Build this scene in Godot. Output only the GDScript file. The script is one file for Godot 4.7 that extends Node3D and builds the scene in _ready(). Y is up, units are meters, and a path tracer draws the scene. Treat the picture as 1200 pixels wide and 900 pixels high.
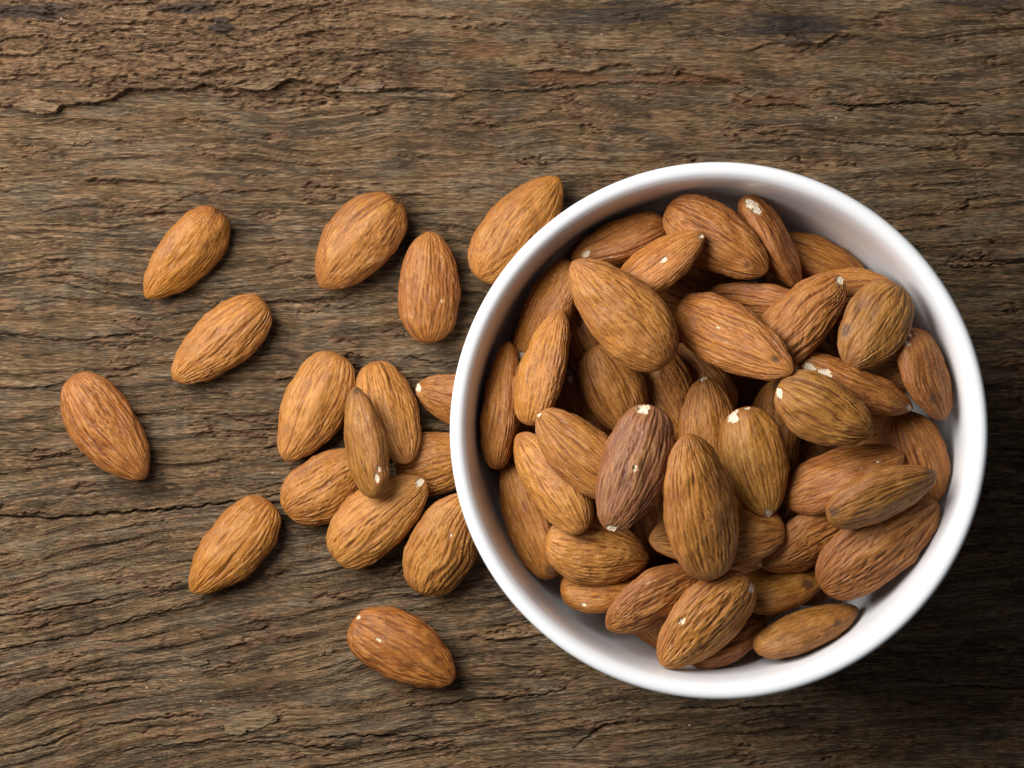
extends Node3D
# A white porcelain bowl of almonds on a weathered wooden table, seen straight from above.
# Lengths inside the builders are millimetres; the scene itself is in metres.

const CAMERA_HEIGHT := 0.70
const BOWL_AT := Vector3(0.04443, 0.0, 0.01006)

var names := {}
var jobs: Array = []
var made: Array = []
var wood_noise: Array = []
var cracks: Array = []
var ledges: Array = []
var cell_hits := {}


func _ready() -> void:
	# ---- camera, surroundings, light, exposure
	var cam := Camera3D.new()
	cam.name = "camera"
	cam.position = Vector3(0, CAMERA_HEIGHT, 0)
	cam.rotation_degrees = Vector3(-90, 0, 0)
	cam.fov = rad_to_deg(2.0 * atan(0.09 / CAMERA_HEIGHT))
	cam.near = 0.02
	cam.far = 20.0
	cam.current = true
	add_child(cam)
	var env := Environment.new()
	env.background_mode = Environment.BG_COLOR
	env.background_color = Color(0.93, 0.955, 1.0)
	env.background_energy_multiplier = 0.085
	env.tonemap_mode = Environment.TONE_MAPPER_LINEAR
	env.tonemap_exposure = 1.0
	env.sdfgi_enabled = true
	env.ssao_enabled = true
	env.ssil_enabled = true
	var we := WorldEnvironment.new()
	we.name = "surroundings"
	we.environment = env
	add_child(we)
	var key := AreaLight3D.new()
	key.name = "softbox_light"
	key.area_size = Vector2(0.34, 0.34)
	key.light_energy = 0.43
	key.light_color = Color(1.0, 0.99, 0.975)
	key.shadow_enabled = true
	add_child(key)
	key.look_at_from_position(Vector3(-0.27, 0.35, -0.16), Vector3(-0.02, 0.01, 0.0), Vector3.UP)

	table_top()
	crumbs()
	bowl()
	almonds()


# ------------------------------------------------------------------ helpers
func numbered(called: String) -> String:
	var n: int = names.get(called, 0)
	names[called] = n + 1
	return called if n == 0 else "%s_%03d" % [called, n]


func noise(seed_value: int, frequency: float, octaves := 1, kind := FastNoiseLite.TYPE_SIMPLEX) -> FastNoiseLite:
	var n := FastNoiseLite.new()
	n.seed = seed_value
	n.noise_type = kind
	n.frequency = frequency
	n.fractal_type = FastNoiseLite.FRACTAL_FBM if octaves > 1 else FastNoiseLite.FRACTAL_NONE
	n.fractal_octaves = octaves
	return n


func grain_texture(seed_value: int, frequency: float, octaves: int, lo: float, hi: float, size := 512) -> NoiseTexture2D:
	var t := NoiseTexture2D.new()
	t.width = size
	t.height = size
	t.seamless = true
	t.noise = noise(seed_value, frequency, octaves)
	var ramp := Gradient.new()
	ramp.set_color(0, Color(lo, lo, lo))
	ramp.set_color(1, Color(hi, hi, hi))
	t.color_ramp = ramp
	return t


func mesh_of(v: PackedVector3Array, n: PackedVector3Array, c: PackedColorArray, ix: PackedInt32Array) -> ArrayMesh:
	var a := []
	a.resize(Mesh.ARRAY_MAX)
	a[Mesh.ARRAY_VERTEX] = v
	a[Mesh.ARRAY_NORMAL] = n
	if c.size():
		a[Mesh.ARRAY_COLOR] = c
	a[Mesh.ARRAY_INDEX] = ix
	var m := ArrayMesh.new()
	m.add_surface_from_arrays(Mesh.PRIMITIVE_TRIANGLES, a)
	return m


func body(called: String, m: Mesh, material: Material) -> MeshInstance3D:
	var o := MeshInstance3D.new()
	o.name = called
	o.mesh = m
	o.material_override = material
	return o


func bump(x: float, lo: float, hi: float) -> float:      # 0 below lo, 1 above hi
	return smoothstep(lo, hi, x)


func px(x: float, y: float) -> Vector2:                  # a point of the table in millimetres from its middle
	return Vector2((x - 600.0) * 0.2, (y - 450.0) * 0.2)


# ------------------------------------------------------------------ the wooden table
func plan_wood() -> void:
	for spec in [
		[11, 1.0, 3], [12, 1.0, 2], [13, 1.0, 1], [14, 1.0, 2], [15, 1.0, 3], [16, 1.0, 2], [17, 1.0, 2], [18, 1.0, 1], [19, 1.0, 3], [20, 1.0, 1]]:
		wood_noise.append(noise(spec[0], spec[1], spec[2]))
	var cell := noise(31, 1.0, 1, FastNoiseLite.TYPE_CELLULAR)
	cell.cellular_return_type = FastNoiseLite.RETURN_DISTANCE2_SUB
	cell.cellular_jitter = 1.0
	wood_noise.append(cell)
	var plates := noise(31, 1.0, 1, FastNoiseLite.TYPE_CELLULAR)
	plates.cellular_return_type = FastNoiseLite.RETURN_CELL_VALUE
	plates.cellular_jitter = 1.0
	wood_noise.append(plates)
	# splits in the wood: width and depth in millimetres, then the line they follow
	crack(0.55, 1.3, [[-40, 607], [20, 606], [60, 608], [130, 602], [212, 596], [330, 580]])
	crack(0.9, 0.7, [[-40, 458], [40, 456], [80, 450], [112, 444], [160, 440]])
	crack(0.45, 0.9, [[-40, 728], [0, 723], [60, 714], [100, 708], [150, 695]])
	crack(0.40, 0.7, [[-40, 772], [0, 763], [60, 750], [100, 745], [165, 722], [230, 706]])
	crack(0.35, 0.8, [[60, 330], [100, 338], [130, 345], [180, 353]])
	crack(0.6, 0.7, [[-30, 895], [60, 872], [100, 853], [200, 840], [250, 838]])
	crack(0.5, 0.6, [[40, 820], [90, 816], [140, 807], [175, 797]])
	crack(0.4, 0.8, [[450, 106], [560, 107], [620, 108], [660, 104], [700, 98], [800, 97], [860, 96]])
	crack(0.45, 1.0, [[890, 124], [930, 123], [950, 127]])
	crack(0.5, 1.1, [[972, 121], [1010, 124], [1060, 120], [1110, 122], [1150, 124]])
	crack(0.4, 0.9, [[890, 156], [945, 160], [990, 166], [1070, 173], [1110, 176]])
	crack(0.4, 0.8, [[1085, 157], [1140, 157], [1260, 161]])
	crack(0.35, 0.8, [[1095, 312], [1130, 313], [1180, 309], [1260, 306]])
	crack(0.3, 0.6, [[1035, 256], [1065, 257]])
	crack(0.35, 0.6, [[1100, 227], [1160, 229], [1200, 231]])
	crack(0.45, 0.8, [[480, 829], [520, 825], [560, 820], [610, 818], [680, 806]])
	crack(0.5, 0.9, [[380, 864], [440, 862], [492, 863], [500, 868]])
	crack(0.45, 0.7, [[672, 877], [685, 866], [700, 855], [720, 848], [760, 846]])
	crack(0.4, 0.9, [[800, 831], [870, 829], [940, 828]])
	crack(0.35, 0.8, [[1055, 794], [1100, 800], [1160, 806], [1260, 810]])
	crack(0.5, 0.7, [[200, 400], [150, 392], [90, 400], [30, 396]])
	crack(0.35, 0.7, [[520, 343], [545, 342], [600, 350]])
	crack(0.4, 0.8, [[480, 418], [505, 424], [540, 424]])
	crack(0.35, 0.6, [[230, 738], [243, 752], [244, 772]])
	crack(0.35, 0.7, [[330, 352], [400, 360], [470, 352]])
	crack(0.4, 0.7, [[260, 488], [320, 500], [380, 503]])
	crack(0.35, 0.6, [[560, 700], [600, 703], [650, 690]])
	crack(0.35, 0.6, [[140, 880], [250, 868], [330, 872], [420, 880]])
	# torn edges where an upper layer of the wood has broken away: rise in millimetres, fade-out width above
	ledges.append([2.3, 17.0, [[-60, 128], [12, 124], [40, 131], [66, 134], [75, 124], [112, 122], [135, 117], [150, 106], [228, 106], [237, 99], [262, 106], [308, 107], [322, 101], [338, 94], [372, 98], [404, 104], [452, 107], [500, 103]]])
	ledges.append([1.4, 10.0, [[600, 88], [640, 83], [690, 86], [714, 77], [740, 77], [748, 87], [800, 86], [842, 94], [866, 97], [892, 112], [904, 116], [940, 118]]])
	ledges.append([0.9, 9.0, [[855, 66], [862, 58], [880, 60], [898, 52], [934, 53], [962, 52], [978, 42], [1020, 44], [1030, 56], [1034, 30]]])
	ledges.append([0.8, 7.0, [[330, 12], [400, 10], [470, 20], [520, 22], [575, 20], [580, 8]]])
	ledges.append([0.8, 6.0, [[-60, 62], [30, 66], [90, 58], [112, 66], [170, 62], [240, 60], [262, 70], [330, 72], [352, 62], [400, 64]]])
	ledges.append([0.7, 5.0, [[-40, 92], [40, 88], [66, 97], [130, 96], [150, 88], [205, 90], [300, 84], [318, 78], [390, 84]]])
	ledges.append([0.6, 5.0, [[20, 36], [90, 40], [150, 34], [210, 40], [300, 44], [390, 38]]])
	ledges.append([0.45, 6.0, [[150, 262], [230, 226], [330, 222], [420, 232], [520, 226]]])
	ledges.append([0.4, 5.0, [[180, 745], [243, 777], [250, 760]]])


func crack(width: float, depth: float, way: Array) -> void:
	var line := PackedVector2Array()
	for p in way:
		line.append(px(p[0], p[1]))
	cracks.append([width, depth, line, line[0].x, line[line.size() - 1].x])


func height_along(line: Array, x: float) -> float:
	for i in line.size() - 1:
		if x < line[i + 1][0] or i == line.size() - 2:
			return lerpf(line[i][1], line[i + 1][1], clampf((x - line[i][0]) / maxf(line[i + 1][0] - line[i][0], 0.001), 0.0, 1.0))
	return 0.0


# Height (mm) and colour of the wood at a point in millimetres.
func wood(x: float, y: float) -> Array:
	var nz := wood_noise
	# the grain bends: rising to the right at the lower left, sagging around a knot at the left, lightly wavy elsewhere
	var low: float = bump(y, -5.0, 45.0)
	var run: float = x + 120.0
	var v: float = y + low * 0.20 * (run - run * run / 620.0) * (1.0 if run > 0.0 else 0.8)
	var kx: float = (x + 104.0) / 30.0
	var ky: float = (y + 17.0) / 16.0
	v -= 4.5 * exp(-kx * kx - ky * ky) * (1.0 if ky > 0.0 else -1.0) * minf(absf(ky) * 1.6, 1.0)
	v += 1.9 * nz[0].get_noise_2d(x / 95.0, y / 42.0) + 0.55 * nz[0].get_noise_2d(x / 46.0 + 9.0, y / 20.0)
	var rough: float = bump(-y + 5.0 * nz[3].get_noise_2d(x / 30.0, 3.0), 66.0, 69.0) * bump(-x + 9.0 * nz[3].get_noise_2d(y / 6.0, 60.0), 18.0, 38.0)   # crumbled upper left
	var rough_b: float = bump(nz[3].get_noise_2d(x / 26.0 + 40.0, y / 11.0), 0.36, 0.6)
	rough = maxf(rough, rough_b * 0.8)
	# fibres
	v += (0.03 + 0.20 * rough) * nz[1].get_noise_2d(x / 5.0, y / 2.2)
	var f1: float = nz[1].get_noise_2d(x / 75.0, v / 1.7)
	var f2: float = nz[2].get_noise_2d(x / 38.0, v / 0.66 + 50.0)
	var f3: float = nz[4].get_noise_2d(x / 17.0, v / 0.36 + 90.0)
	var f4: float = nz[2].get_noise_2d(x / 5.0 + 300.0, v / 0.30 + 190.0)
	var broad: float = nz[3].get_noise_2d(x / 75.0, v / 5.0)
	var zone: float = 0.25 + 1.0 * bump(nz[9].get_noise_2d(x / 55.0 + 30.0, v / 13.0), -0.35, 0.45)      # worn smooth or deeply weathered
	var h: float = 0.44 * broad + zone * (0.10 * f1 + 0.09 * f2) + 0.12 * f3 + 0.05 * f4
	# long thin checks that open along the grain
	var n_check: float = nz[5].get_noise_2d(x / 48.0, v / 2.3 + 20.0)
	var mask: float = bump(nz[6].get_noise_2d(x / 28.0 + 5.0, v / 7.0), 0.18, 0.5)
	var check: float = 0.9 * bump(0.065 - absf(n_check), 0.0, 0.035) * mask
	var n_check2: float = nz[2].get_noise_2d(x / 26.0 + 70.0, v / 0.85 + 33.0)
	var check2: float = bump(0.075 - absf(n_check2), 0.0, 0.045) * bump(nz[6].get_noise_2d(x / 16.0 + 55.0, v / 4.0), -0.02, 0.32)
	h -= 0.42 * check + (0.08 + 0.15 * zone) * check2
	# thin layers that have split off in ragged steps
	var torn: float = nz[7].get_noise_2d(x / 38.0 + 13.0, v / 4.2) + 0.20 * nz[4].get_noise_2d(x / 4.2, v / 0.9 + 7.0)
	h += (0.10 + 0.22 * zone) * bump(torn, 0.16, 0.21) + 0.22 * zone * bump(torn, 0.42, 0.46)
	var step_edge: float = 0.6 * (bump(torn, 0.11, 0.16) - bump(torn, 0.16, 0.20))
	# crumbled blocks
	var blocks := 0.0
	if rough > 0.01:
		var wx: float = x + 1.2 * nz[8].get_noise_2d(x / 3.0, y / 2.0)
		var wy: float = v + 0.5 * nz[8].get_noise_2d(x / 2.5 + 31.0, y / 2.0)
		blocks = 1.0 - bump(nz[10].get_noise_2d(wx / 6.5, wy / 1.35) + 1.0, 0.03, 0.15)
		var plate: float = nz[11].get_noise_2d(wx / 6.5, wy / 1.35)
		var fine: float = nz[11].get_noise_2d(wx / 2.6 + 40.0, wy / 0.62)
		h += rough * (0.20 * nz[8].get_noise_2d(x / 3.2, v / 0.9) - 0.30 * blocks + 0.75 * plate + 0.26 * fine)
	# drawn ledges
	var xp: float = x / 0.2 + 600.0
	var yp: float = y / 0.2 + 450.0
	var jag: float = 2.2 * nz[8].get_noise_2d(x / 3.6, 77.0) + 0.7 * nz[4].get_noise_2d(x / 1.3, 30.0)
	var dust := 0.0
	for l in ledges:
		var line: Array = l[2]
		if xp < line[0][0] - 6.0 or xp > line[line.size() - 1][0] + 6.0:
			continue
		var d: float = (height_along(line, xp) + jag - yp) * 0.2      # mm above the torn edge
		if d > -1.5 and d < l[1]:
			var ends: float = bump(xp, line[0][0] - 6.0, line[0][0] + 45.0) * bump(-xp, -line[line.size() - 1][0] - 6.0, -line[line.size() - 1][0] + 45.0)
			h += l[0] * ends * bump(d, -0.05, 0.22) * (1.0 - bump(d, l[1] * 0.25, l[1]))
			h -= 0.12 * ends * bump(d, -1.4, -0.1) * (1.0 - bump(d, -0.1, 0.1))
			dust = maxf(dust, ends * bump(d, 0.0, 0.3) * (1.0 - bump(d, 0.8, 3.0)))
	# drawn splits
	var deep := 0.0
	for k in cracks:
		if x < k[3] - 1.0 or x > k[4] + 1.0:
			if k[3] < k[4] or x > k[3] + 1.0 or x < k[4] - 1.0:
				continue
		var line: PackedVector2Array = k[2]
		for i in line.size() - 1:
			var a := line[i]
			var b := line[i + 1]
			if y < minf(a.y, b.y) - 2.0 or y > maxf(a.y, b.y) + 2.0 or x < minf(a.x, b.x) - 1.0 or x > maxf(a.x, b.x) + 1.0:
				continue
			var at := Vector2(x, y + 0.5 * nz[8].get_noise_2d(x / 4.5, 5.0))
			var near := Geometry2D.get_closest_point_to_segment(at, a, b)
			var t: float = (near.x - k[3]) / (k[4] - k[3] + 0.0001)
			var wide: float = k[0] * (0.35 + 0.65 * sin(PI * clampf(t, 0.03, 0.97))) * (0.85 + 0.35 * nz[8].get_noise_2d(x / 6.0, k[1] * 50.0))
			deep = maxf(deep, k[1] * (1.0 - bump(near.distance_to(at), wide * 0.3, wide * 0.8)))
	h -= deep
	# colour of the wood itself: grey weathered skin, brown fresh fibre, reddish rot, dark stains
	var patch: float = nz[9].get_noise_2d(x / 34.0, v / 9.0 + 4.0)
	var patch2: float = nz[3].get_noise_2d(x / 14.0 + 80.0, v / 3.5)
	var brown := Color(0.232, 0.138, 0.060)
	var grey := Color(0.222, 0.151, 0.087)
	var red := Color(0.318, 0.170, 0.082)
	var dark := Color(0.085, 0.052, 0.029)
	var c := brown.lerp(grey, clampf(0.40 + 1.3 * patch + 0.9 * broad, 0.0, 1.0))
	var tone: float = nz[0].get_noise_2d(x / 48.0 + 21.0, v / 15.0 + 8.0) + 0.5 * nz[9].get_noise_2d(x / 20.0 + 61.0, v / 5.0)
	c = c * (0.84 + 0.62 * clampf(tone, -0.75, 0.5))
	c = c.lerp(red, clampf(0.8 * rough + 0.7 * bump(patch2, 0.10, 0.5) + 0.5 * dust, 0.0, 0.85))
	c = c.lerp(dark, clampf(0.20 - 0.5 * broad - 0.28 * f1 - 0.32 * f2 - 0.65 * f3 - 0.42 * f4, 0.0, 0.66))
	c = c.lerp(Color(0.44, 0.30, 0.17), clampf(0.5 * f1 + 0.75 * f3 + 0.4 * f2 + 0.4 * f4 - 0.2, 0.0, 0.6))
	c = c.lerp(dark * 0.55, clampf(0.80 * check + (0.30 + 0.36 * zone) * check2 + 0.50 * rough * blocks + 0.35 * step_edge + deep * 0.9, 0.0, 0.92))
	# reddish inner wood laid bare under the broken layer
	for s in [[666, 91, 54, 6.5], [800, 92, 72, 5.5], [905, 118, 40, 5], [560, 60, 26, 8]]:
		var bx: float = absf(xp - s[0]) / s[2]
		var by: float = absf(yp - s[1] + jag * 0.6) / s[3]
		if bx < 1.3 and by < 1.5:
			c = c.lerp(Color(0.26, 0.115, 0.050), 0.6 * (1.0 - bump(bx + 0.2 * f2, 0.75, 1.15)) * (1.0 - bump(by + 0.3 * f3, 0.7, 1.25)))
	# blackish stains near the upper edge
	for s in [[735, 16, 75, 13], [925, 30, 52, 17], [30, 12, 55, 9], [225, 8, 30, 7], [1150, 4, 40, 6], [260, 32, 12, 12]]:
		var sx: float = (xp - s[0]) / s[2]
		var sy: float = (yp - s[1]) / s[3]
		var q: float = sx * sx + sy * sy
		if q < 2.5:
			c = c.lerp(Color(0.030, 0.026, 0.028), 0.75 * bump(1.35 - q + 1.3 * f1 + 0.7 * patch2 + 0.5 * f2, 0.0, 0.9))
	return [h, c]


func axis_lines(fine_lo: float, fine_hi: float, step: float, most: float, lo: float, hi: float) -> PackedFloat32Array:
	var a := PackedFloat32Array()
	var x := fine_lo
	while x <= fine_hi + 0.001:
		a.append(x)
		x += step
	var s := step
	var out := PackedFloat32Array()
	x = fine_lo
	while x > lo:
		s = minf(s * 1.08, most)
		x -= s
		out.append(maxf(x, lo))
	out.reverse()
	s = step
	x = a[a.size() - 1]
	while x < hi:
		s = minf(s * 1.08, most)
		x += s
		a.append(minf(x, hi))
	out.append_array(a)
	return out


var gx: PackedFloat32Array
var gy: PackedFloat32Array
var wood_rows: Array = []


func wood_row(j: int) -> void:
	var hs := PackedFloat32Array()
	var cs := PackedColorArray()
	hs.resize(gx.size())
	cs.resize(gx.size())
	for i in gx.size():
		var r := wood(gx[i], gy[j])
		hs[i] = r[0]
		cs[i] = r[1]
	wood_rows[j] = [hs, cs]


func table_top() -> void:
	plan_wood()
	gx = axis_lines(-132.0, 132.0, 0.50, 2.0, -220.0, 220.0)
	gy = axis_lines(-102.0, 102.0, 0.205, 0.65, -170.0, 170.0)
	var w := gx.size()
	var d := gy.size()
	wood_rows.resize(d)
	var task := WorkerThreadPool.add_group_task(wood_row, d)
	WorkerThreadPool.wait_for_group_task_completion(task)
	var v := PackedVector3Array()
	var n := PackedVector3Array()
	var c := PackedColorArray()
	v.resize(w * d)
	n.resize(w * d)
	c.resize(w * d)
	for j in d:
		var row: Array = wood_rows[j]
		var hs: PackedFloat32Array = row[0]
		var cs: PackedColorArray = row[1]
		var up: PackedFloat32Array = wood_rows[maxi(j - 1, 0)][0]
		var down: PackedFloat32Array = wood_rows[mini(j + 1, d - 1)][0]
		var dy: float = gy[mini(j + 1, d - 1)] - gy[maxi(j - 1, 0)]
		for i in w:
			var k := j * w + i
			v[k] = Vector3(gx[i], hs[i] - 0.45, gy[j]) * 0.001
			var a := maxi(i - 1, 0)
			var b := mini(i + 1, w - 1)
			n[k] = Vector3(-(hs[b] - hs[a]) / (gx[b] - gx[a]), 1.0, -(down[i] - up[i]) / dy).normalized()
			c[k] = cs[i]
	var ix := PackedInt32Array()
	ix.resize((w - 1) * (d - 1) * 6)
	var at := 0
	for j in d - 1:
		for i in w - 1:
			var k := j * w + i
			ix[at] = k
			ix[at + 1] = k + 1
			ix[at + 2] = k + w
			ix[at + 3] = k + 1
			ix[at + 4] = k + w + 1
			ix[at + 5] = k + w
			at += 6
	wood_rows.clear()
	# the sides and the underside of the board
	var rim_points: Array = []
	for i in w:
		rim_points.append(i)
	for j in range(1, d):
		rim_points.append(j * w + w - 1)
	for i in range(w - 2, -1, -1):
		rim_points.append((d - 1) * w + i)
	for j in range(d - 2, 0, -1):
		rim_points.append(j * w)
	var base := v.size()
	var count := rim_points.size()
	for k in count:
		var p: Vector3 = v[rim_points[k]]
		var side := Vector3(signf(p.x) if absf(p.x) > 0.2199 else 0.0, 0, signf(p.z) if absf(p.z) > 0.1699 else 0.0).normalized()
		v.append(p)
		v.append(Vector3(p.x, -0.03, p.z))
		for e in 2:
			n.append(side)
			c.append(Color(0.13, 0.086, 0.048))
	for k in count:
		var a := base + 2 * k
		var b := base + 2 * ((k + 1) % count)
		ix.append_array(PackedInt32Array([a, a + 1, b, b, a + 1, b + 1]))
	var m := StandardMaterial3D.new()
	m.resource_name = "weathered wood"
	m.vertex_color_use_as_albedo = true
	m.albedo_texture = grain_texture(51, 0.03, 4, 0.55, 1.0)
	m.roughness = 0.78
	m.metallic_specular = 0.35
	m.heightmap_enabled = true
	m.heightmap_texture = grain_texture(52, 0.03, 4, 0.0, 1.0)
	m.heightmap_scale = 0.024
	m.uv1_triplanar = true
	m.uv1_world_triplanar = true
	m.uv1_scale = Vector3(1.0 / 0.062, 1.0 / 0.020, 1.0 / 0.0093)
	var o := body(numbered("table_top"), mesh_of(v, n, c, ix), m)
	o.set_meta("kind", "structure")
	o.set_meta("label", "weathered brown wooden table top with cracked, peeling horizontal grain")
	add_child(o, true)
	# splinters and flakes still hanging on the wood
	var flake := StandardMaterial3D.new()
	flake.resource_name = "loose wood"
	flake.vertex_color_use_as_albedo = true
	flake.albedo_texture = m.albedo_texture
	flake.roughness = 0.8
	flake.metallic_specular = 0.3
	flake.heightmap_enabled = true
	flake.heightmap_texture = m.heightmap_texture
	flake.heightmap_scale = 0.012
	flake.uv1_triplanar = true
	flake.uv1_world_triplanar = true
	flake.uv1_scale = m.uv1_scale
	splinter(o, flake, 1, [[262, 850], [285, 839], [318, 834], [327, 841], [322, 847], [300, 855], [280, 862], [264, 860]], 1.0, Color(0.34, 0.235, 0.125), 0.15)
	splinter(o, flake, 2, [[72, 164], [85, 155], [100, 157], [108, 163], [100, 170], [84, 171]], 0.9, Color(0.33, 0.21, 0.11), 0.0)
	splinter(o, flake, 3, [[398, 100], [415, 103], [436, 101], [446, 95], [453, 101], [442, 108], [420, 109], [396, 107]], 1.5, Color(0.36, 0.24, 0.15), 0.0)
	splinter(o, flake, 4, [[212, 768], [226, 774], [243, 772], [244, 777], [234, 781], [214, 778]], 0.8, Color(0.32, 0.22, 0.125), 0.2)
	splinter(o, flake, 5, [[270, 103], [300, 107], [318, 106], [336, 95], [330, 92], [300, 97]], 2.3, Color(0.34, 0.22, 0.125), 0.0)
	splinter(o, flake, 6, [[20, 122], [48, 118], [72, 124], [68, 133], [46, 135], [18, 128]], 1.6, Color(0.35, 0.22, 0.12), 0.0)
	splinter(o, flake, 7, [[372, 757], [384, 755], [390, 760], [388, 767], [374, 769]], 0.7, Color(0.34, 0.22, 0.12), 0.2)


# Skin dust and crumbs lying in the grain; nobody could count them.
func crumbs() -> void:
	var rng := RandomNumberGenerator.new()
	rng.seed = 77
	var spots: Array = [px(72, 22), px(235, 822), px(250, 826), px(278, 595), px(212, 798), px(705, 40), px(558, 840), px(586, 737), px(1186, 778), px(808, 850), px(172, 806), px(390, 873), px(980, 138), px(1170, 12)]
	for i in 46:
		var a := rng.randf() * TAU
		var r := 70.0 * pow(rng.randf(), 0.7)
		spots.append(Vector2(-28.0 + cos(a) * r, 12.0 + sin(a) * r * 0.8))
	var st := SurfaceTool.new()
	st.begin(Mesh.PRIMITIVE_TRIANGLES)
	for i in spots.size():
		var p: Vector2 = spots[i]
		var size: float = rng.randf_range(0.10, 0.24) if i >= 14 else rng.randf_range(0.20, 0.30)
		var ground: float = wood(p.x, p.y)[0] - 0.45
		var ring: Array = []
		for k in 6:
			var a := TAU * k / 6.0
			ring.append(Vector3(p.x + cos(a) * size * rng.randf_range(0.6, 1.2), ground + size * rng.randf_range(0.0, 0.5), p.y + sin(a) * size * rng.randf_range(0.5, 1.0)) * 0.001)
		var top := Vector3(p.x, ground + size * 1.1, p.y) * 0.001
		var under := Vector3(p.x, ground - size * 0.5, p.y) * 0.001
		st.set_color(Color(0.70, 0.56, 0.38) if i < 14 or rng.randf() < 0.3 else Color(0.40, 0.22, 0.10))
		for k in 6:
			st.set_smooth_group(-1)
			st.add_vertex(top)
			st.add_vertex(ring[k])
			st.add_vertex(ring[(k + 1) % 6])
			st.add_vertex(under)
			st.add_vertex(ring[(k + 1) % 6])
			st.add_vertex(ring[k])
	st.generate_normals()
	var m := StandardMaterial3D.new()
	m.resource_name = "almond crumbs"
	m.vertex_color_use_as_albedo = true
	m.roughness = 0.9
	var o := body(numbered("crumbs"), st.commit(), m)
	o.set_meta("kind", "stuff")
	o.set_meta("label", "tiny pale almond crumbs and dust specks strewn over the wood")
	o.set_meta("category", "crumbs")
	add_child(o, true)


# A thin raised flake: outline in table points, a crest in the middle, ragged edge.
func splinter(parent: Node3D, material: Material, seed_value: int, outline: Array, rise: float, tint: Color, slope: float) -> void:
	var nz := noise(400 + seed_value, 1.0, 3)
	var centre := Vector2.ZERO
	var pts := PackedVector2Array()
	for p in outline:
		pts.append(px(p[0], p[1]))
		centre += px(p[0], p[1]) / outline.size()
	var ring := PackedVector2Array()
	for i in pts.size():
		for k in 8:
			var q := pts[i].lerp(pts[(i + 1) % pts.size()], k / 8.0)
			ring.append(q + Vector2(nz.get_noise_2d(q.x * 1.3, q.y * 2.0), nz.get_noise_2d(q.x * 1.3 + 50.0, q.y * 2.0)) * Vector2(0.55, 0.28))
	var rings := 10
	var v := PackedVector3Array()
	var c := PackedColorArray()
	var count := ring.size()
	var high := -9.0
	for i in count:
		var q := centre.lerp(ring[i], 0.7)
		high = maxf(high, wood(q.x, q.y)[0] - 0.45)
	for r in rings + 3:
		var t: float = minf(r / float(rings), 1.0)
		for i in count:
			var q := centre.lerp(ring[i], t)
			if r == rings + 1:
				q = centre.lerp(ring[i], 0.96)
			elif r == rings + 2:
				q = centre
			var ground: float = wood(q.x, q.y)[0] - 0.45
			var top: float = lerpf(ground, high, 0.75) + rise * (0.32 + 0.20 * nz.get_noise_2d(q.x / 6.0, q.y / 0.8)) - 0.12 * t * t
			if r > rings:
				top -= 0.45
			v.append(Vector3(q.x, top, q.y) * 0.001)
			var f: float = nz.get_noise_2d(q.x / 6.0 + 20.0, q.y / 0.45)
			c.append(tint.lerp(Color(0.075, 0.045, 0.024), clampf(0.05 - 0.9 * f, 0.0, 0.6)))
	rings += 2
	var ix := PackedInt32Array()
	for r in rings:
		for i in count:
			var a := r * count + i
			var b := r * count + (i + 1) % count
			ix.append_array(PackedInt32Array([a, b, a + count, b, b + count, a + count]))
	var st := SurfaceTool.new()
	st.begin(Mesh.PRIMITIVE_TRIANGLES)
	for i in v.size():
		st.set_color(c[i])
		st.add_vertex(v[i])
	for i in ix:
		st.add_index(i)
	st.generate_normals()
	parent.add_child(body("splinter" if seed_value == 1 else "splinter_%03d" % (seed_value - 1), st.commit(), material), true)


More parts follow.
